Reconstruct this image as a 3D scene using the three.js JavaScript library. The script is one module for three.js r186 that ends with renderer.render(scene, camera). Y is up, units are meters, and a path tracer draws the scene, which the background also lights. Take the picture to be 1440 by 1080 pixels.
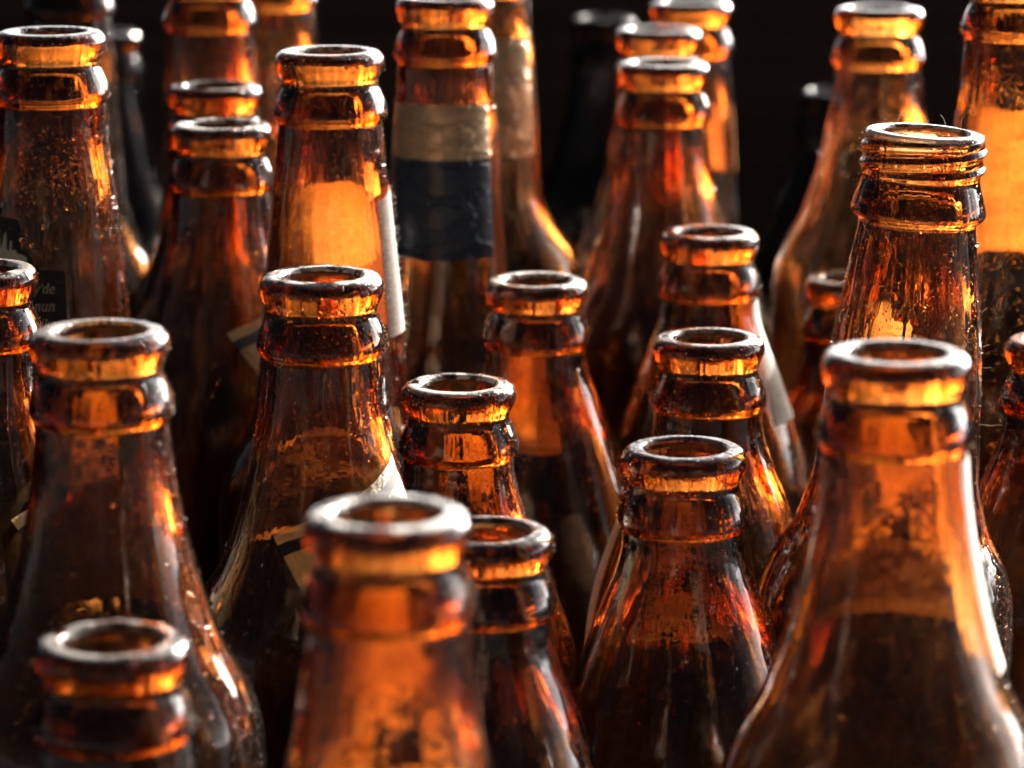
import * as THREE from 'three';
import { mergeGeometries } from 'three/addons/utils/BufferGeometryUtils.js';

// ------------------------------------------------------------------ camera, sky, sun, exposure
const W = 1024, H = 768, rad = THREE.MathUtils.degToRad;
const scene = new THREE.Scene();
const CAM_H = 0.345, PITCH = 12.5, F_PX = 4460;            // focal length in photo pixels (1440 x 1080)
const camera = new THREE.PerspectiveCamera(2 * THREE.MathUtils.radToDeg(Math.atan(540 / F_PX)), W / H, 0.02, 200);
camera.position.set(0, CAM_H, 0);
camera.rotation.set(-rad(PITCH), 0, 0);
camera.focus = 0.70;
camera.userData.fStop = 16;

const SUN_AZ = rad(35), SUN_EL = rad(20);                  // azimuth to the right of straight ahead
const sunDir = new THREE.Vector3(Math.sin(SUN_AZ) * Math.cos(SUN_EL), Math.sin(SUN_EL), -Math.cos(SUN_AZ) * Math.cos(SUN_EL));
{ // a low-sun sky: pale and warm round the sun, cool and dim away from it
  const w = 512, h = 256, d = new Float32Array(w * h * 4), v = new THREE.Vector3();
  for (let j = 0; j < h; j++) for (let i = 0; i < w; i++) {
    const sunAz = Math.atan2(sunDir.z, sunDir.x);
    const el = ((j + 0.5) / h - 0.5) * Math.PI, az = ((i + 0.5) / w - 0.5) * 2 * Math.PI;
    v.set(Math.cos(el) * Math.cos(az), Math.sin(el), Math.cos(el) * Math.sin(az));
    const a = Math.acos(THREE.MathUtils.clamp(v.dot(sunDir), -1, 1)) * 180 / Math.PI;
    const up = Math.max(0, v.y), hz = Math.exp(-up * 5);
    const glow = 95.0 * Math.exp(-a / 4.6) + 0.6 * Math.exp(-a / 12);
    const b = 0.005 + 0.004 * hz + 0.05 * Math.exp(-a / 30);
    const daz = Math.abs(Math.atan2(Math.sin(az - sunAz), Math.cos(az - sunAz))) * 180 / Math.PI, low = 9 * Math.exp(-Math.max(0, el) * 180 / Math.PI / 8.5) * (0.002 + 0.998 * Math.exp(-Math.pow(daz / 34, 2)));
    const k = (j * w + i) * 4, cut = 0.82;
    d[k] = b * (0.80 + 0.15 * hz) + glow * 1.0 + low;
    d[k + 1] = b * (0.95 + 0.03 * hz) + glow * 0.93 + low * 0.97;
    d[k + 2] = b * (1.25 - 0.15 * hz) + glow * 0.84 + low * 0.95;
    if (v.y < 0) { d[k] = d[k + 1] = d[k + 2] = 0.004; }
    for (let q = 0; q < 3; q++) d[k + q] *= cut;
    d[k + 3] = 1;
  }
  const sky = new THREE.DataTexture(d, w, h, THREE.RGBAFormat, THREE.FloatType);
  sky.mapping = THREE.EquirectangularReflectionMapping;
  sky.magFilter = sky.minFilter = THREE.LinearFilter;
  sky.needsUpdate = true;
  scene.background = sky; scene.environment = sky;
}
const sun = new THREE.DirectionalLight(new THREE.Color(1, 0.92, 0.8), 5);
sun.position.copy(sunDir).multiplyScalar(4); sun.position.z -= 0.8;
sun.target.position.set(0, 0, -0.8);
sun.castShadow = true; sun.shadow.radius = 2.5;
Object.assign(sun.shadow.camera, { left: -1.5, right: 1.5, top: 1.5, bottom: -1.5, near: 0.1, far: 12 });
sun.shadow.mapSize.set(2048, 2048);
scene.add(sun, sun.target);

const renderer = new THREE.WebGLRenderer({ antialias: true });
renderer.setSize(W, H);
renderer.toneMapping = THREE.LinearToneMapping;
renderer.toneMappingExposure = 3.8;
renderer.shadowMap.enabled = true;

// ------------------------------------------------------------------ helpers
let seed = 7;
const rnd = () => { seed = (seed * 1664525 + 1013904223) >>> 0; return seed / 4294967296; };
const hash = (x, y, s) => { let n = Math.imul(x, 374761393) ^ Math.imul(y, 668265263) ^ Math.imul(s, 1274126177); n = Math.imul(n ^ (n >>> 13), 1274126177); return ((n ^ (n >>> 16)) >>> 0) / 4294967296; };
// value noise that repeats every px, py cells
function noise(x, y, s = 0, px = 1e6, py = 1e6) {
  const xi = Math.floor(x), yi = Math.floor(y), fx = x - xi, fy = y - yi, m = (a, b) => ((a % b) + b) % b;
  const u = fx * fx * (3 - 2 * fx), v = fy * fy * (3 - 2 * fy);
  const a = hash(m(xi, px), m(yi, py), s), b = hash(m(xi + 1, px), m(yi, py), s), c = hash(m(xi, px), m(yi + 1, py), s), d = hash(m(xi + 1, px), m(yi + 1, py), s);
  return (a + (b - a) * u) * (1 - v) + (c + (d - c) * u) * v;
}
const fbm = (x, y, s, px, py, n = 4) => { let t = 0, a = 0.5; for (let k = 0; k < n; k++) { t += a * noise(x, y, s + k, px, py); x *= 2; y *= 2; px *= 2; py *= 2; a *= 0.5; } return t; };
const sstep = (a, b, x) => { const t = THREE.MathUtils.clamp((x - a) / (b - a), 0, 1); return t * t * (3 - 2 * t); };
const used = {};
function numbered(name) { const n = used[name] = (used[name] ?? -1) + 1; return n ? `${name}_${String(n).padStart(3, '0')}` : name; }
function mesh(name, geometry, material, parent = scene) {
  const m = new THREE.Mesh(geometry, material);
  m.name = parent === scene ? numbered(name) : name; m.castShadow = m.receiveShadow = true; parent.add(m); return m;
}
function data(n, fn, srgb = false) {
  const d = new Uint8Array(n * n * 4);
  for (let j = 0; j < n; j++) for (let i = 0; i < n; i++) { const c = fn(i / n, j / n, i, j); for (let k = 0; k < 3; k++) d[(j * n + i) * 4 + k] = Math.round(255 * THREE.MathUtils.clamp(c[k], 0, 1)); d[(j * n + i) * 4 + 3] = 255; }
  const t = new THREE.DataTexture(d, n, n); t.wrapS = t.wrapT = THREE.RepeatWrapping; t.magFilter = THREE.LinearFilter;
  if (srgb) t.colorSpace = THREE.SRGBColorSpace; t.needsUpdate = true; return t;
}

// ------------------------------------------------------------------ glass
// second uv set: once round, and along the whole outline (0 at the inner edge of the rim), so that rims can be dusty and scuffed
// red: how clear the glass is (dust grains, dried drops and smears are not), green: how rough
function surface(frost) {
  const w = 1024, h = 2048, d = new Uint8Array(w * h * 4);
  for (let j = 0; j < h; j++) for (let i = 0; i < w; i++) {
    const u = i / w, v = j / h, mm = v * 520;
    let dust, rough;
    const film = sstep(0.42, 0.72, fbm(u * 8, v * 36, 3, 8, 36, 4));
    const fine = noise(u * 400, v * 1100, 21, 400, 1100), fine2 = noise(u * 180, v * 900, 25, 180, 900);
    const grain = sstep(0.80, 0.95, fine) * (0.25 + 0.75 * film) + sstep(0.88, 0.97, fine2) * 0.8;
    const runs = sstep(0.62, 0.8, noise(u * 60, v * 26, 31, 60, 26)) * film;
    dust = 0.0005 + 0.006 * film * film + 0.26 * grain * (0.3 + 0.7 * film) * 0.7 + 0.025 * runs;
    rough = 0.012 + 0.06 * film + 0.15 * runs;
    if (mm < 7) {
      const rim = 1 - sstep(4.2, 6.2, mm), patch = sstep(0.30, 0.62, fbm(u * 20, mm * 0.5, 61, 20, 1000, 4)), g = 0.35 + 0.65 * noise(u * 500, v * 2000, 65, 500, 2000);
      dust = Math.max(dust, frost * rim * patch * g); rough = Math.max(rough, rim * (0.03 + 0.3 * patch * (0.4 + frost)));
    }
    const k = (j * w + i) * 4; d[k] = 255 * (1 - Math.min(1, dust)); d[k + 1] = 255 * Math.min(1, rough); d[k + 3] = 255;
  }
  const t = new THREE.DataTexture(d, w, h); t.wrapS = t.wrapT = THREE.RepeatWrapping; t.magFilter = THREE.LinearFilter; t.channel = 1; t.needsUpdate = true; return t;
}
const SCUFFED = surface(0.36), DUSTY = surface(0.85);
const ripple = data(1024, (u, v) => { const h = 0.45 * fbm(u * 14, v * 14, 51, 14, 14, 4) + 0.4 * noise(u * 30, v * 6, 55, 30, 6) + 0.25 * noise(u * 90, v * 12, 57, 90, 12) + 1.1 * Math.pow(sstep(0.90, 1.0, noise(u * 210, v * 210, 58, 210, 210)), 1.5); return [h, h, h]; });
function glassMaterial(name, r, g, b, mm, extra = {}) {
  return new THREE.MeshPhysicalMaterial(Object.assign({
    name, color: new THREE.Color().setRGB(0.97, 0.95, 0.92), roughness: 1, roughnessMap: SCUFFED, transmission: 1, transmissionMap: SCUFFED, ior: 1.52,
    thickness: 0.003, attenuationColor: new THREE.Color().setRGB(r, g, b), attenuationDistance: mm / 1000, bumpMap: ripple, bumpScale: 0.00026,
  }, extra));
}
const GLASS = {
  amber: glassMaterial('amber_glass', 0.68, 0.425, 0.205, 3),
  dusty: glassMaterial('dusty_amber_glass', 0.68, 0.425, 0.205, 3, { roughnessMap: DUSTY, transmissionMap: DUSTY }),
  light: glassMaterial('pale_amber_glass', 0.78, 0.52, 0.28, 3),
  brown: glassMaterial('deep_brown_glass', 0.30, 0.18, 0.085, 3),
};

// outline of the outside, millimetres below the rim: [depth, radius]
const CROWN = [[1.0, 8.6], [0.35, 8.85], [0.05, 9.3], [0, 9.8], [0, 10.6], [0.04, 11.2], [0.3, 11.95], [0.85, 12.6], [1.6, 13.08], [2.6, 13.3], [3.7, 13.2], [4.9, 12.8], [6.1, 12.25], [7.1, 11.85], [8.0, 11.75], [9.0, 12.0], [10.4, 12.65], [12.2, 13.4], [14.2, 13.95], [15.4, 14.05], [16.2, 13.85], [16.8, 13.35], [17.2, 12.9], [17.7, 12.75]];
const SCREW = [[0.7, 9.7], [0.15, 10.1], [0, 10.7], [0.05, 12.0], [0.3, 12.6], [0.9, 13.0], [2, 13.15], [3, 13.15], [4, 13.15], [5, 13.15], [6, 13.15], [7, 13.15], [8, 13.15], [9, 13.1], [10.2, 12.9], [11.2, 13.0], [12.4, 13.35], [14.5, 14.0], [16.6, 14.6], [17.8, 14.75], [18.6, 14.5], [19.2, 13.8], [19.7, 13.1], [20.3, 12.9]];
const NECK = {
  long: [[19, 12.9], [30, 13.8], [45, 15.2], [60, 16.7], [72, 17.8], [84, 18.9], [92, 20.6], [98, 23.4], [104, 26.8], [110, 28.6], [118, 29.2], [130, 29.3]],
  slim: [[19, 12.9], [30, 13.6], [48, 14.8], [66, 15.8], [78, 17.0], [88, 20.0], [96, 24.2], [104, 27.6], [112, 29.0], [122, 29.3], [132, 29.3]],
  flare: [[19, 12.9], [30, 13.6], [48, 14.8], [66, 15.8], [76, 16.6], [82, 18.2], [87, 21.2], [92, 25.2], [97, 27.8], [104, 29.0], [112, 29.3], [132, 29.3]],
  tall: [[21.5, 12.9], [30, 14.2], [42, 15.9], [55, 17.0], [70, 17.9], [78, 18.6], [84, 20.2], [90, 22.0], [96, 25.5], [104, 28.2], [114, 29.2], [126, 29.3]],
  cone: [[19, 12.9], [26, 13.5], [35, 14.9], [45, 17.0], [54, 19.5], [62, 22.4], [69, 26.2], [76, 29.0], [84, 30.0], [95, 30.2], [110, 30.2]],
  round: [[18.6, 12.85], [22, 13.1], [27, 14.4], [32, 16.3], [38, 18.6], [46, 21.5], [54, 24.4], [62, 26.8], [72, 28.5], [84, 29.1], [98, 29.2]],
};
const spline = (pts, n) => new THREE.SplineCurve(pts.map(([y, r]) => new THREE.Vector2(y, r))).getPoints(n);

/** The closed glass wall of a bottle: outline (y up from the base, r) in metres, running down the outside, under the base and up the inside. */
function bottleProfile(neck, height, screw) {
  const top = screw ? SCREW : CROWN, fin = spline(top, top.length * 3), bodyPts = [top[top.length - 1], ...NECK[neck]];
  const body = spline(bodyPts, 46), last = bodyPts[bodyPts.length - 1], hmm = height * 1000;
  const out = fin.concat(body.slice(1)).map((p) => [p.x, p.y, 0]);
  const R = last[1];
  for (let y = last[0] + 12; y < hmm - 9; y += 14) out.push([y, R, 0]);
  for (let k = 0; k <= 6; k++) { const a = (k / 6) * Math.PI / 2; out.push([hmm - 6 + 6 * Math.sin(a), R - 6 + 6 * Math.cos(a), 0]); }
  out.push([hmm - 0.5, R - 9, 0], [hmm - 3, R * 0.5, 0], [hmm - 4, 0.2, 0]);
  const outer = (y) => { for (let k = 1; k < out.length; k++) if (out[k][0] >= y && y > 5) { const [a, b] = [out[k - 1], out[k]]; return a[1] + (b[1] - a[1]) * (y - a[0]) / Math.max(1e-6, b[0] - a[0]); } return out[0][1]; };
  const inn = [];
  const bore = screw ? 9.6 : 8.45;
  inn.push([hmm - 9, 0.2, 1], [hmm - 8.6, R * 0.4, 1], [hmm - 7.8, R * 0.7, 1], [hmm - 9, R - 5, 1], [hmm - 12, R - 3, 1]);
  const neckIn = (y) => { const t = sstep(18, 42, y); return Math.max(bore * (1 - t) + (outer(y) - 3.0) * t, Math.min(bore, outer(y) - 2.4)); };
  for (let y = hmm - 18; y > last[0]; y -= 14) inn.push([y, R - 2.6, 1]);
  for (let y = last[0]; y > 20; y -= 2.5) inn.push([y, Math.min(neckIn(y), outer(y) - 2.4), 1]);
  for (let y = 20; y > 1.2; y -= 1.5) inn.push([y, bore + 0.25 * sstep(4, 0, y) + 0.3 * sstep(10, 20, y), 1]);
  return { points: out.concat(inn), outer };
}
function bottleGlass(b) {
  const { points } = b.profile, n = b.seg, P = points.length, sd = b.seed;
  const pos = new Float32Array(P * (n + 1) * 3), nor = new Float32Array(pos.length), uv = new Float32Array(P * (n + 1) * 2), uv1 = new Float32Array(P * (n + 1) * 2);
  const at = (k, t) => {                                    // the outline with the unevenness of pressed glass
    let [y, r, side] = points[k];
    const cx = Math.cos(t), sx = Math.sin(t), h = b.height * 1000;
    const near0 = Math.min(1, r / 4);
    if (side) r += near0 * sstep(4, 22, y) * (0.30 * (noise(t / (2 * Math.PI) * 5, y / 16, sd, 5) - 0.5) + 0.55 * (noise(t / (2 * Math.PI) * 3, y / 46, sd + 5, 3) - 0.5) + 0.12 * (noise(t / (2 * Math.PI) * 14, y / 7, sd + 9, 14) - 0.5)) + 0.25 * sstep(4, 22, y) * near0 * Math.cos(t - sd);
    else {
      r += near0 * 0.05 * (noise(t / (2 * Math.PI) * 6, y / 9, sd + 13, 6) - 0.5);
      if (y > 18.5 && y < h - 14) for (const s of [b.seamAt, b.seamAt + Math.PI]) { let d = Math.abs(((t - s + 3 * Math.PI) % (2 * Math.PI)) - Math.PI) * r; r += 0.14 * Math.exp(-d * d / 0.18); }
      if (b.screw && y > 0.8 && y < 10.5) {                 // one and three quarter turns of thread
        const w = 3.9, turn = ((t + b.threadAt) / (2 * Math.PI)) % 1, f = (((y - 0.6 + turn * 2 * w) % w) + 2 * w) % w / w;
        const run = sstep(0.8, 2.2, y) * (1 - sstep(8.6, 10.2, y));
        r += run * 0.75 * Math.exp(-Math.pow((f - 0.5) / 0.2, 2));
      }
      if (b.emboss && y > 84 && y < 122) { const a = t * 44 / Math.PI, c = y / 1.35; r += 0.16 * sstep(84, 90, y) * (1 - sstep(116, 122, y)) * Math.pow(Math.abs(Math.sin((a + c) * 1.0) * Math.sin((a - c) * 1.0)), 0.8); }
    }
    const Y = (h - y) / 1000;
    return [r * sx / 1000, Y, r * cx / 1000];
  };
  const grid = [];
  for (let k = 0; k < P; k++) { const row = []; for (let i = 0; i < n; i++) row.push(at(k, i / n * 2 * Math.PI)); grid.push(row); }
  let len = 0;
  for (let k = 0; k < P; k++) {
    if (k) len += Math.hypot(points[k][0] - points[k - 1][0], points[k][1] - points[k - 1][1]) / 1000;
    for (let i = 0; i <= n; i++) {
      const q = k * (n + 1) + i, p = grid[k][i % n], a = grid[k][(i + 1) % n], c = grid[k][(i - 1 + n) % n];
      const u = grid[(k + 1) % P][i % n], d = grid[(k - 1 + P) % P][i % n];
      const e1 = [a[0] - c[0], a[1] - c[1], a[2] - c[2]], e2 = [u[0] - d[0], u[1] - d[1], u[2] - d[2]];
      let N = [e2[1] * e1[2] - e2[2] * e1[1], e2[2] * e1[0] - e2[0] * e1[2], e2[0] * e1[1] - e2[1] * e1[0]];
      if (points[k][1] < 1) N = [0, points[k][2] ? 1 : -1, 0];
      const l = Math.hypot(...N) || 1;
      pos.set(p, q * 3); nor.set(N.map((x) => x / l), q * 3);
      uv[q * 2] = i / n + b.seed * 0.37; uv[q * 2 + 1] = len * 10 + b.seed * 0.61;
      uv1[q * 2] = i / n + b.seed * 0.37; uv1[q * 2 + 1] = Math.min(0.999, len / 0.52 + 0.002);
    }
  }
  const idx = [];
  for (let k = 0; k < P; k++) for (let i = 0; i < n; i++) { const k2 = (k + 1) % P; if (k === P - 1) continue; const a = k * (n + 1) + i, c = k2 * (n + 1) + i; idx.push(a, c, a + 1, a + 1, c, c + 1); }
  // the inside joins the lip
  for (let i = 0; i < n; i++) { const a = (P - 1) * (n + 1) + i, c = i; idx.push(a, c, a + 1, a + 1, c, c + 1); }
  const g = new THREE.BufferGeometry();
  g.setAttribute('position', new THREE.BufferAttribute(pos, 3)); g.setAttribute('normal', new THREE.BufferAttribute(nor, 3)); g.setAttribute('uv', new THREE.BufferAttribute(uv, 2)); g.setAttribute('uv1', new THREE.BufferAttribute(uv1, 2)); g.setIndex(idx);
  return g;
}

// ------------------------------------------------------------------ setting
const groundMat = new THREE.MeshStandardMaterial({ name: 'dark_ground', color: new THREE.Color().setRGB(0.014, 0.012, 0.010), roughness: 0.95, bumpMap: ripple, bumpScale: 0.002 });
{
  const g = new THREE.PlaneGeometry(160, 160); g.rotateX(-Math.PI / 2);
  for (let i = 0, u = g.attributes.uv; i < u.count; i++) u.setXY(i, u.getX(i) * 800, u.getY(i) * 800);
  const m = mesh('ground', g, groundMat); m.userData.kind = 'structure';
}
const woodTex = data(512, (u, v) => { const f = fbm(u * 3, v * 40, 71, 3, 40, 4), k = 0.6 + 0.8 * f; return [0.34 * k, 0.27 * k, 0.22 * k]; }, true);
const wood = new THREE.MeshStandardMaterial({ name: 'dark_wood', map: woodTex, roughness: 0.8 });
{
  const wall = new THREE.Group(); wall.name = 'wall'; wall.userData.kind = 'structure'; scene.add(wall); wall.position.set(0, 0, -1.46);
  for (let k = 0; k < 4; k++) {
    const g = new THREE.BoxGeometry(4, 0.0695, 0.02); const m = mesh('plank', g, wood, wall); m.position.set(0, 0.034 + k * 0.069, (k % 2) * 0.002);
  }
}

// ------------------------------------------------------------------ bottles
// photo x of the axis, y of the top edge of the rim, forward distance and drop from the camera (m), neck, glass, rim scale
const LIST = [
  ['near', 544, 0.481, 0.1271, 'cone', 'dusty'], ['bl', 158, 0.5183, 0.1593, 'round', 'amber'], ['l3', 140, 0.5872, 0.1197, 'cone', 'amber'], ['l4', -33, 0.6789, 0.1244, 'cone', 'dusty'],
  ['l5', 70, 0.7608, 0.0819, 'long', 'amber'], ['b8', 294, 0.9503, 0.0846, 'slim', 'amber'], ['b10', 385, 1.0111, 0.0843, 'slim', 'light'], ['b11', 302, 0.8885, 0.1108, 'cone', 'amber'],
  ['b12', 311, 0.8247, 0.1130, 'cone', 'dusty'], ['b13', 463, 0.7680, 0.0874, 'long', 'dusty'], ['b14', 626, 0.8535, 0.0828, 'slim', 'amber'], ['b15', 684, 0.941, 0.0732, 'flare', 'light'],
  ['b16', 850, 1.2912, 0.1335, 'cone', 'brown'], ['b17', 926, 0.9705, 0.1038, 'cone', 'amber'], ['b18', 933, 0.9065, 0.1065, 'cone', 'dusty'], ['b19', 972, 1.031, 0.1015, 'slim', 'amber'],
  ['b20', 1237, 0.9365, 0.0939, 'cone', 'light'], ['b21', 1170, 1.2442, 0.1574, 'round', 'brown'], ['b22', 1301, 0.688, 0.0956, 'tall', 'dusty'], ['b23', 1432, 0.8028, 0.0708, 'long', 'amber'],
  ['b24', 998, 0.8352, 0.1434, 'round', 'dusty'], ['b25', 997, 0.7365, 0.1517, 'round', 'amber'], ['b26', 1198, 0.8765, 0.1636, 'round', 'amber'], ['b27', 755, 0.797, 0.1493, 'round', 'dusty'],
  ['b28', 452, 0.6631, 0.1231, 'cone', 'dusty'], ['b29', 645, 0.7165, 0.1586, 'round', 'dusty'], ['b30', 684, 0.6025, 0.1629, 'round', 'amber'], ['b31', 962, 0.6475, 0.1571, 'round', 'amber'],
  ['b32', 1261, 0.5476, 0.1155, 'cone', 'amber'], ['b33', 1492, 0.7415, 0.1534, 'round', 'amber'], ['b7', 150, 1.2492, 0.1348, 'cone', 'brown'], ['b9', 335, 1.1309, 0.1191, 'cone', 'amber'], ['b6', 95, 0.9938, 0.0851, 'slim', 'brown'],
];
const ALL = 'empty beer bottles standing close together';
const INFO = {
  near: 'strongly blurred amber bottle nearest the camera, its white-rimmed mouth before a gold foil label',
  bl: 'amber bottle in the bottom left corner, its mouth lower than all others',
  l3: 'large amber long-shouldered bottle directly behind the bottle in the bottom left corner',
  l4: 'amber bottle cut by the left edge at mid height beside a gold foil scrap',
  l5: 'tall amber bottle at the top left with a dark printed skyline panel on its neck',
  b8: 'tall blurred amber bottle, mouth cut by the top edge, behind two stacked mouths',
  b10: 'pale blurred bottle neck at the top, right of the tall amber one',
  b11: 'blurred amber bottle at upper left, its mouth just above a dark-necked one',
  b12: 'dark-necked amber bottle at upper left, gold foil label peeling off its right',
  b13: 'tall amber bottle with a glowing orange oval label and fuzzy white label edge',
  b14: 'tall bottle at the top centre with a bronze and navy banded neck label',
  b15: 'pale bottle with a plain bronze neck label, right behind the navy banded bottle',
  b16: 'blackish blurred bottle in the background, left of three stacked bright mouths',
  b17: 'blurred amber bottle at upper right, middle one of three stacked mouths',
  b18: 'amber bottle at upper right, lowest and nearest of three stacked mouths',
  b19: 'blurred amber bottle, topmost of three stacked mouths, an orange label patch on its neck',
  b20: 'pale yellowish brown cone-necked bottle at the top right',
  b21: 'small blackish blurred bottle half hidden behind the pale yellowish one at the top right',
  b22: 'leaning amber bottle with a screw-threaded mouth and a skyline print on its neck',
  b23: 'tall amber bottle in the top right corner with a large glowing orange label',
  b24: 'short amber bottle with a broad white sunlit label edge down its right shoulder',
  b25: 'short amber bottle between the white-edged bottle and the wide-shouldered one in front',
  b26: 'amber bottle half hidden by the left side of the screw-top bottle',
  b27: 'short amber bottle at the centre with a straight-edged orange back label glowing through its neck',
  b28: 'amber bottle left of centre with a slanted gold foil label with a black stripe',
  b29: 'sharp short amber bottle at the centre with a thick rounded dusty rim',
  b30: 'amber bottle whose mouth is half covered by the blurred mouth nearest the camera',
  b31: 'short wide-shouldered amber bottle right of centre, foremost of the short ones there',
  b32: 'large amber bottle at lower right, white sunlit torn label down its right edge',
  b33: 'amber bottle cut by the right edge at mid height',
  b7: 'blackish blurred bottle at the top left behind the bottle with the printed panel',
  b9: 'small blurred amber bottle at the top left between two tall necks',
  b6: 'black tall bottle neck in the top left corner, its mouth cut by the top edge',
};
const bottles = {};
LIST.forEach(([key, px, zf, drop, neck, glass], i) => {
  const height = CAM_H - drop, c = Math.cos(rad(PITCH)), s = Math.sin(rad(PITCH));
  const depth = zf * c + drop * s, x = (px - 720) / F_PX * depth;
  const b = { key, height, neck, seed: i * 17 + 3, seg: key === 'b22' ? 280 : 96, seamAt: rnd() * 6.28, screw: key === 'b22', threadAt: 3.9, emboss: key === 'b22', x, z: -zf };
  b.profile = bottleProfile(neck, height, b.screw);
  const g = new THREE.Group(); g.name = numbered('beer_bottle'); g.position.set(x, 0, -zf); scene.add(g);
  if (key === 'b22') { const t = rad(3.2); g.rotation.z = -t; g.position.x -= Math.sin(t) * height; g.position.y += 0.0295 * Math.sin(t) - 0.0015; }
  g.userData = { label: INFO[key], category: 'bottle', group: ALL };
  mesh('glass', bottleGlass(b), GLASS[glass], g);
  b.group = g; bottles[key] = b;
});

// ------------------------------------------------------------------ labels
const paper = (name, o) => new THREE.MeshPhysicalMaterial(Object.assign({ name, roughness: 1, transmission: 0.85, thickness: 0 }, o));
const fibre = (u, v) => 0.82 + 0.3 * fbm(u * 40, v * 40, 81, 40, 40, 4) - 0.12 * noise(u * 160, v * 160, 85, 160, 160);
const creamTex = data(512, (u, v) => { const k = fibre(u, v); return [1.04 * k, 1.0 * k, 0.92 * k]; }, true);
const ovalTex = data(512, (u, v) => {                       // a paler oval picture field over a tan ground
  const k = fibre(u, v), e = Math.hypot((u - 0.52) / 0.34, (v - 0.70) / 0.34) + 0.1 * (fbm(u * 12, v * 12, 91, 12, 12, 3) - 0.5);
  const m = sstep(1.02, 0.97, e), sw = 0.8 + 0.4 * fbm(u * 7, v * 18, 95, 7, 18, 4);
  const line = u > 0.84 ? sstep(0.2, 0.0, Math.abs(((v * 22 + u * 9) % 1) - 0.5) - 0.12) : 0;
  const g = [0.66 * k * sw, 0.55 * k * sw, 0.42 * k * sw], p = [0.96 * k, 0.90 * k, 0.80 * k];
  return g.map((x, q) => (x * (1 - m) + p[q] * m) * (u > 0.84 ? 0.35 : 1) + line * [0.65, 0.48, 0.2][q]);
}, true);
const tanTex = data(512, (u, v) => { const k = fibre(u, v) * (0.75 + 0.5 * fbm(u * 5, v * 14, 97, 5, 14, 4)); return [0.90 * k, 0.80 * k, 0.66 * k]; }, true);
const blotch = data(512, (u, v) => { const f = fbm(u * 6, v * 6, 111, 6, 6, 5) * 0.75 + 0.25 * noise(u * 60, v * 60, 117, 60, 60), e = Math.min(u, 1 - u, v, 1 - v); const k = sstep(0.475, 0.50, f) * sstep(0.0, 0.06, e + 0.12 * (f - 0.5)); return [k, k, k]; });
// scuffs, creases and lifted edges of foil labels
const scuff = data(512, (u, v) => { const c = sstep(0.035, 0.0, Math.abs(fbm(u * 5, v * 5, 131, 5, 5, 4) - 0.47)) * sstep(0.45, 0.6, fbm(u * 4, v * 4, 137, 4, 4, 3)), s = sstep(0.9, 1, noise(u * 150, v * 60, 139, 150, 60)); const k = 0.72 + 0.35 * fbm(u * 20, v * 9, 141, 20, 9, 4) + 0.8 * c + 0.5 * s; return [0.7 * k, 0.7 * k, 0.7 * k]; });
const crease = data(512, (u, v) => { const h = 0.6 * fbm(u * 9, v * 5, 151, 9, 5, 4) + 0.4 * sstep(0.05, 0, Math.abs(fbm(u * 5, v * 5, 131, 5, 5, 4) - 0.47)); return [h, h, h]; });
const MAT = {
  residue: paper('paper_residue', { map: tanTex, alphaMap: blotch, alphaTest: 0.5, color: new THREE.Color().setRGB(0.75, 0.64, 0.52), transmission: 0.8 }),
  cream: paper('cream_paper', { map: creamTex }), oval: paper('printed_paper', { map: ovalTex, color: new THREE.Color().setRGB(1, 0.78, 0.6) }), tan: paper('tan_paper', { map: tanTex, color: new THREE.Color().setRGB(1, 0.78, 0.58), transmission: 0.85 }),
  bronze: new THREE.MeshStandardMaterial({ name: 'bronze_foil', color: new THREE.Color().setRGB(0.75, 0.52, 0.32), metalness: 0.7, roughness: 0.4, map: scuff, bumpMap: crease, bumpScale: 0.0006 }),
  navy: new THREE.MeshStandardMaterial({ name: 'navy_foil', color: new THREE.Color().setRGB(0.018, 0.034, 0.07), metalness: 0.2, roughness: 0.35, map: scuff, bumpMap: crease, bumpScale: 0.0006 }),
  back: paper('shaded_label_back', { map: tanTex, color: new THREE.Color().setRGB(0.16, 0.12, 0.09), transmission: 0.5 }),  // colour darkened to stand for the shade on the label back
  kraft: paper('weathered_paper', { map: tanTex, color: new THREE.Color().setRGB(0.85, 0.74, 0.6), transmission: 0.85 }),
  gold: paper('gold_paper', { color: new THREE.Color().setRGB(0.88, 0.66, 0.30), transmission: 0.8, roughness: 0.7, bumpMap: ripple, bumpScale: 0.0006 }),
  ink: new THREE.MeshStandardMaterial({ name: 'black_ink', color: new THREE.Color().setRGB(0.015, 0.013, 0.011), roughness: 0.6 }),
};
/** A sheet wrapped round the bottle: t in degrees round from the side facing the camera (right positive), y in mm below the rim, at(a, b) -> [t, y]. */
function wrap(b, at, na, nb, off = 0.25) {
  const pos = [], uv = [], idx = [];
  for (let j = 0; j <= nb; j++) for (let i = 0; i <= na; i++) {
    const [t, y, lift = 0] = at(i / na, j / nb), r = (b.profile.outer(y) + off + Math.max(0, lift)) / 1000, q = rad(t);
    pos.push(r * Math.sin(q), b.height - y / 1000, r * Math.cos(q)); uv.push(i / na, 1 - j / nb);
    if (i < na && j < nb) { const p = j * (na + 1) + i; idx.push(p, p + na + 1, p + 1, p + 1, p + na + 1, p + na + 2); }
  }
  const g = new THREE.BufferGeometry();
  g.setAttribute('position', new THREE.Float32BufferAttribute(pos, 3)); g.setAttribute('uv', new THREE.Float32BufferAttribute(uv, 2)); g.setIndex(idx); g.computeVertexNormals();
  return g;
}
const mix = (a, b, t) => a + (b - a) * t;
const rag = (a, s, n, amp) => amp * (fbm(a * n, s * 1.7, s, 1e6, 1e6, 4) - 0.5);
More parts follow.
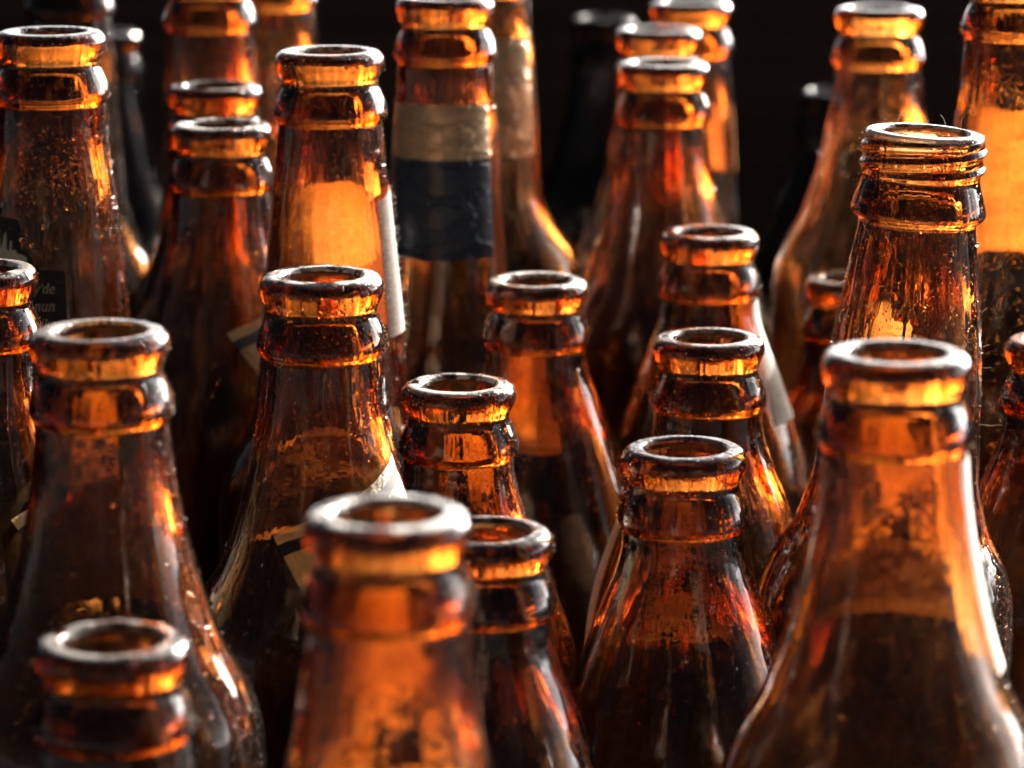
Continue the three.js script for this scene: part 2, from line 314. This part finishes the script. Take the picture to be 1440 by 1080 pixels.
function band(key, name, m, t0, t1, y0, y1, o = {}) {        // y0 and y1 may be functions of the share along the label
  const b = bottles[key], f = (y, a) => typeof y === 'function' ? y(a) : y;
  return mesh(name, wrap(b, (a, c) => [mix(t0, t1, a) + (o.side ?? 0) * rag(c, 5, 9, 1) * (a < 0.02 || a > 0.98 ? 1 : 0), mix(f(y0, a), f(y1, a), c)], o.na ?? 48, o.nb ?? 16, o.off), m, b.group);
}
const arch = (y, h) => (a) => y + h * Math.pow(Math.abs(2 * a - 1), 2.4);
band('b13', 'neck_label', MAT.oval, 54, 288, (a) => 32.5 + 3.5 * Math.pow(Math.abs(2 * a - 1), 3) + rag(a, 3, 14, 0.9), (a) => 69 + rag(a, 8, 10, 0.8));
band('b14', 'neck_label', MAT.bronze, -112, 57, 27.5, 42.2); band('b14', 'neck_label', MAT.navy, -112, 55, 42.2, 69);
band('b15', 'neck_label', MAT.bronze, -110, 62, 29, 64);
band('b19', 'neck_label', MAT.tan, 95, 262, (a) => 34 + rag(a, 4, 8, 2), 56);
band('b23', 'neck_label', MAT.tan, 70, 286, (a) => 36 + rag(a, 12, 7, 7) + rag(a, 15, 30, 2), (a) => 75 + rag(a, 9, 6, 0.7));
band('b27', 'back_label', MAT.tan, 161, 262, 22, (a) => 50 + rag(a, 19, 9, 0.8));
band('b25', 'back_label', MAT.tan, 195, 284, 44, (a) => 76 + rag(a, 29, 9, 1));
band('near', 'paper_residue', MAT.residue, 130, 240, 20, 64); band('near', 'back_label', MAT.kraft, 196, 236, (a) => 24 + rag(a, 41, 6, 6), 66, { off: 0.5 });
band('b29', 'paper_residue', MAT.residue, 110, 215, 19, 52); band('b31', 'paper_residue', MAT.residue, 140, 215, 19, 46); band('b32', 'paper_residue', MAT.residue, 120, 240, 19, 50, { off: 0.6 });
band('l3', 'paper_residue', MAT.residue, 165, 225, 19, 32); band('b28', 'paper_residue', MAT.residue, 110, 240, 36, 62, { off: 0.6 });
// what is left of a torn label on the side towards the sun
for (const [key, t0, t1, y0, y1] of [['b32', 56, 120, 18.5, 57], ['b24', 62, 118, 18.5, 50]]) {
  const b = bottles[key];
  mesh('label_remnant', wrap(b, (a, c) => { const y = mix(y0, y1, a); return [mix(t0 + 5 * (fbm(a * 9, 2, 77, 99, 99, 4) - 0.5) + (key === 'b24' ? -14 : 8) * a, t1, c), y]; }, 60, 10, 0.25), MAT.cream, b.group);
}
for (const [k, y0, y1] of [['b28', 35, 60], ['l3', 31, 58], ['b32', 36, 53]]) band(k, 'back_label', MAT.back, 122, 238, arch(y0, 9), y1);
// the slanted gold foil necks: a gold strip, a black line and the gold field below
function foil(key, turn, peel = 11) {                        // its left end has come away from the glass
  const b = bottles[key], at = (d0, d1) => (a, c) => { const d = mix(d0, d1, c); return [turn - 18 + a * 88 + d * 1.2 + 0.5 * rag(c, 3, 9, 1), 49.5 - 15.5 * a + 4 * a * a + d + rag(a, 7, 22, 0.5), peel * Math.pow(1 - a, 1.3) + 0.8 * (fbm(a * 7, c * 4, 44, 99, 99, 3) - 0.4) * (1 - a)]; };
  const w = (d0, d1, nb) => wrap(b, at(d0, d1), 44, nb, 0.3);
  mesh('foil_strip', w(0, 2.1, 3), MAT.gold, b.group);
  mesh('foil_line', w(2.1, 4.3, 3), MAT.ink, b.group);
  mesh('foil_label', w(4.3, 21, 16), MAT.gold, b.group);
}
foil('b28', 0); foil("b12", 24, 14); foil('l4', 38);
// printed panels: pale ink skyline, and a dark panel with pale lettering
function skyline(c, x, y, w, h) {
  const p = (u, v) => [x + u * w, y + v * h], poly = (pts) => { c.beginPath(); pts.forEach((q, k) => k ? c.lineTo(...p(...q)) : c.moveTo(...p(...q))); c.fill(); };
  poly([[0, 1], [0, 0.62], [0.08, 0.56], [0.12, 0.5], [0.14, 0.1], [0.17, 0.5], [0.2, 0.5], [0.22, 0.02], [0.25, 0.5], [0.28, 0.5], [0.38, 0.16], [0.42, 0.1], [0.46, 0.3], [0.47, 0.5], [0.55, 0.55], [0.56, 0.3], [0.62, 0.3], [0.62, 0.52], [0.72, 0.5], [0.76, 0.58], [0.9, 0.6], [1, 0.66], [1, 1]]);
}
function canvasTex(w, h, draw) { const k = document.createElement('canvas'); k.width = w; k.height = h; const c = k.getContext('2d'); draw(c, w, h); const t = new THREE.CanvasTexture(k); t.colorSpace = THREE.SRGBColorSpace; return t; }
const printed = (name, t, o = {}) => new THREE.MeshPhysicalMaterial(Object.assign({ name, map: t, transparent: true, roughness: 0.8 }, o));
{
  const t = canvasTex(256, 256, (c, w, h) => {
    c.clearRect(0, 0, w, h); c.fillStyle = '#f3e6cf'; skyline(c, 4, 20, w - 8, h * 0.62);
    c.fillRect(4, h * 0.62, w - 8, h * 0.32); c.globalCompositeOperation = 'destination-out';
    for (let j = 0; j < 4; j++) for (let i = 0; i < 9; i++) if ((i * 7 + j * 3) % 5) c.fillRect(w * 0.42 + i * 15, h * (0.5 + j * 0.1), 7, 9);
    for (let i = 0; i < 7; i++) c.fillRect(8 + i * 13, h * 0.46 + (i % 3) * 5, 2, h * 0.3);
  });
  band('b22', 'skyline_print', printed('pale_ink', t, { transmission: 0.95, thickness: 0, roughness: 1 }), 214, 171, 36.5, 56, { na: 16, nb: 8, off: 0.06 });
  const t5 = canvasTex(512, 512, (c, w, h) => {              // 100 degrees by 35 mm
    c.clearRect(0, 0, w, h); c.fillStyle = '#17130f';
    c.beginPath(); c.moveTo(0, 8); c.lineTo(w * 0.50, 8); c.quadraticCurveTo(w * 0.57, 10, w * 0.57, 60); c.lineTo(w * 0.57, 112); c.quadraticCurveTo(w * 0.66, 118, w * 0.69, 150); c.lineTo(w * 0.71, 178); c.lineTo(w * 0.93, 182); c.quadraticCurveTo(w * 0.97, 184, w * 0.97, 205); c.lineTo(w * 0.97, h); c.lineTo(0, h); c.fill();
    c.fillStyle = '#f2e3bd'; skyline(c, w * 0.22, 40, w * 0.42, 150);
    c.fillStyle = '#d8cbb0'; c.font = 'italic 46px serif';
    ["y'de", 'nun', 'erika', 'rti'].forEach((s, k) => c.fillText(s, w * (0.70 - (s.length > 4 ? 0.04 : 0)), 262 + k * 62));
  });
  band('l5', 'printed_panel', printed('panel_print', t5, { roughness: 0.5 }), -82, 18, 43, 78, { na: 30, nb: 16, off: 0.06 });
}

// ------------------------------------------------------------------ dust and lint
const dustMat = paper('dust', { color: new THREE.Color().setRGB(0.75, 0.7, 0.62), transmission: 0.5 });
const flake = new THREE.TetrahedronGeometry(1, 0); flake.scale(1, 0.45, 1);
for (const b of Object.values(bottles)) {
  if (b.z < -1.2) continue;
  const n = b.z > -0.8 ? 640 : 220, m = new THREE.InstancedMesh(flake, dustMat, n), o = new THREE.Object3D();
  m.name = 'dust'; m.userData.kind = 'stuff'; m.castShadow = m.receiveShadow = true;
  for (let i = 0; i < n; i++) {
    const y = i % 4 ? 0.4 + 75 * rnd() : 0.3 + 16 * rnd(), t = rnd() * 6.283, s = (0.05 + 0.17 * Math.pow(rnd(), 3)) / 1000, r = (y < 5 ? 13.3 - 1.2 * Math.pow(Math.max(0, 2.8 - y) / 2.8, 2) : b.profile.outer(y)) / 1000 + s * 0.6 + (b.screw && y < 11 ? 0.0007 : 0);
    o.position.set(r * Math.sin(t), b.height - y / 1000, r * Math.cos(t)); o.rotation.set(rnd() * 6, rnd() * 6, rnd() * 6); o.scale.setScalar(s); o.updateMatrix(); m.setMatrixAt(i, o.matrix);
  }
  b.group.add(m);
  if (b.z < -0.83) continue;
  const k = { b29: 900, b22: 700, b13: 700, b28: 600, b27: 600 }[b.key] ?? 180, rim = new THREE.InstancedMesh(flake, dustMat, k);
  rim.name = 'rim_dust'; rim.userData.kind = 'stuff'; rim.castShadow = rim.receiveShadow = true;
  const top = (b.screw ? SCREW : CROWN).slice(1, 11);
  for (let i = 0; i < k; i++) {
    const f = Math.pow(rnd(), 0.8) * 8.999, q = Math.floor(f), y = mix(top[q][0], top[q + 1][0], f - q), r0 = mix(top[q][1], top[q + 1][1], f - q), t = rnd() * 6.283, s = (0.03 + 0.09 * Math.pow(rnd(), 2)) / 1000, r = r0 / 1000;
    o.position.set(r * Math.sin(t), b.height - y / 1000 + s * 0.7, r * Math.cos(t)); o.rotation.set(rnd() * 6, rnd() * 6, rnd() * 6); o.scale.setScalar(s); o.updateMatrix(); rim.setMatrixAt(i, o.matrix);
  }
  b.group.add(rim);
}
// beads of water: drips on the tall left bottle, elsewhere added for sun glints
const waterMat = new THREE.MeshPhysicalMaterial({ name: 'water', color: 0xffffff, roughness: 0.02, transmission: 1, thickness: 0.001, ior: 1.33 });
const bead = new THREE.SphereGeometry(1, 12, 8); bead.scale(1, 1, 0.6);
for (const [key, n] of [['l5', 150], ['l3', 60], ['b13', 70], ['b28', 60], ['b29', 40], ['b31', 90], ['b32', 60], ['b25', 50], ['b14', 60], ['b12', 70], ['b18', 60], ['bl', 30], ['b27', 60], ['b20', 50], ['b22', 40], ['b33', 40]]) {
  const b = bottles[key], m = new THREE.InstancedMesh(bead, waterMat, n), o = new THREE.Object3D(); m.name = 'water_glint_beads'; m.userData.kind = 'stuff'; m.castShadow = m.receiveShadow = true;
  for (let i = 0; i < n; i++) {
    const run = Math.floor(rnd() * 14), t = i % 2 ? rnd() * 6.283 : -1.2 + run * 0.19 + 0.03 * rnd(), y = 20 + 62 * Math.pow(rnd(), 1.2), s = (0.12 + 0.42 * Math.pow(rnd(), 3)) / 1000;
    const slope = (b.profile.outer(y + 1) - b.profile.outer(y - 1)) / 2, r = (b.profile.outer(y) + 0.07) / 1000 + s * 0.62;
    o.position.set(r * Math.sin(t), b.height - y / 1000, r * Math.cos(t)); o.rotation.set(-Math.atan(slope), t, 0, 'YXZ'); o.scale.set(s, s * (1 + 0.8 * rnd() * rnd()), s); o.updateMatrix(); m.setMatrixAt(i, o.matrix);
  }
  b.group.add(m);
}
function hair(p, dir, len, w = 0.000024) {
  const pts = [p.clone()], d = dir.clone().normalize();
  for (let k = 0; k < 5; k++) { d.add(new THREE.Vector3(rnd() - 0.5, rnd() - 0.5, rnd() - 0.5).multiplyScalar(0.7)).normalize(); pts.push(pts[k].clone().addScaledVector(d, len / 5)); }
  return new THREE.TubeGeometry(new THREE.CatmullRomCurve3(pts), 8, w, 4);
}
const on = (b, t, y, off = 0.3) => { const r = (b.profile.outer(y) + off) / 1000, q = rad(t); return new THREE.Vector3(r * Math.sin(q), b.height - y / 1000, r * Math.cos(q)); };
const outward = (t) => new THREE.Vector3(Math.sin(rad(t)), 0.1, Math.cos(rad(t)));
{
  const fuzz = []; for (let i = 0; i < 170; i++) { const t = 52 + 44 * rnd(), y = 33 + 36 * rnd(); fuzz.push(hair(on(bottles.b13, t, y), outward(t + 40 * (rnd() - 0.5)), 0.0006 + 0.0010 * rnd())); }
  const f = mesh('fuzz', mergeGeometries(fuzz), dustMat, bottles.b13.group); f.userData.kind = 'stuff';
  for (const [t, y, l] of [[95, 40, 0.002], [88, 52, 0.002], [100, 66, 0.006], [85, 47, 0.0015]]) mesh('lint', hair(on(bottles.b22, t, y), outward(t), l), dustMat, bottles.b22.group);
  for (const t of [150, 185, 205, 130]) { const q = rad(t); mesh('lint', hair(new THREE.Vector3(0.0115 * Math.sin(q), bottles.b22.height, 0.0115 * Math.cos(q)), new THREE.Vector3(0.2, 1, 0), 0.002 + 0.002 * rnd()), dustMat, bottles.b22.group); }
  mesh('lint', hair(on(bottles.b29, 90, 3, 0.1), new THREE.Vector3(0.6, 0.5, 0), 0.002), dustMat, bottles.b29.group);
}

renderer.render(scene, camera);
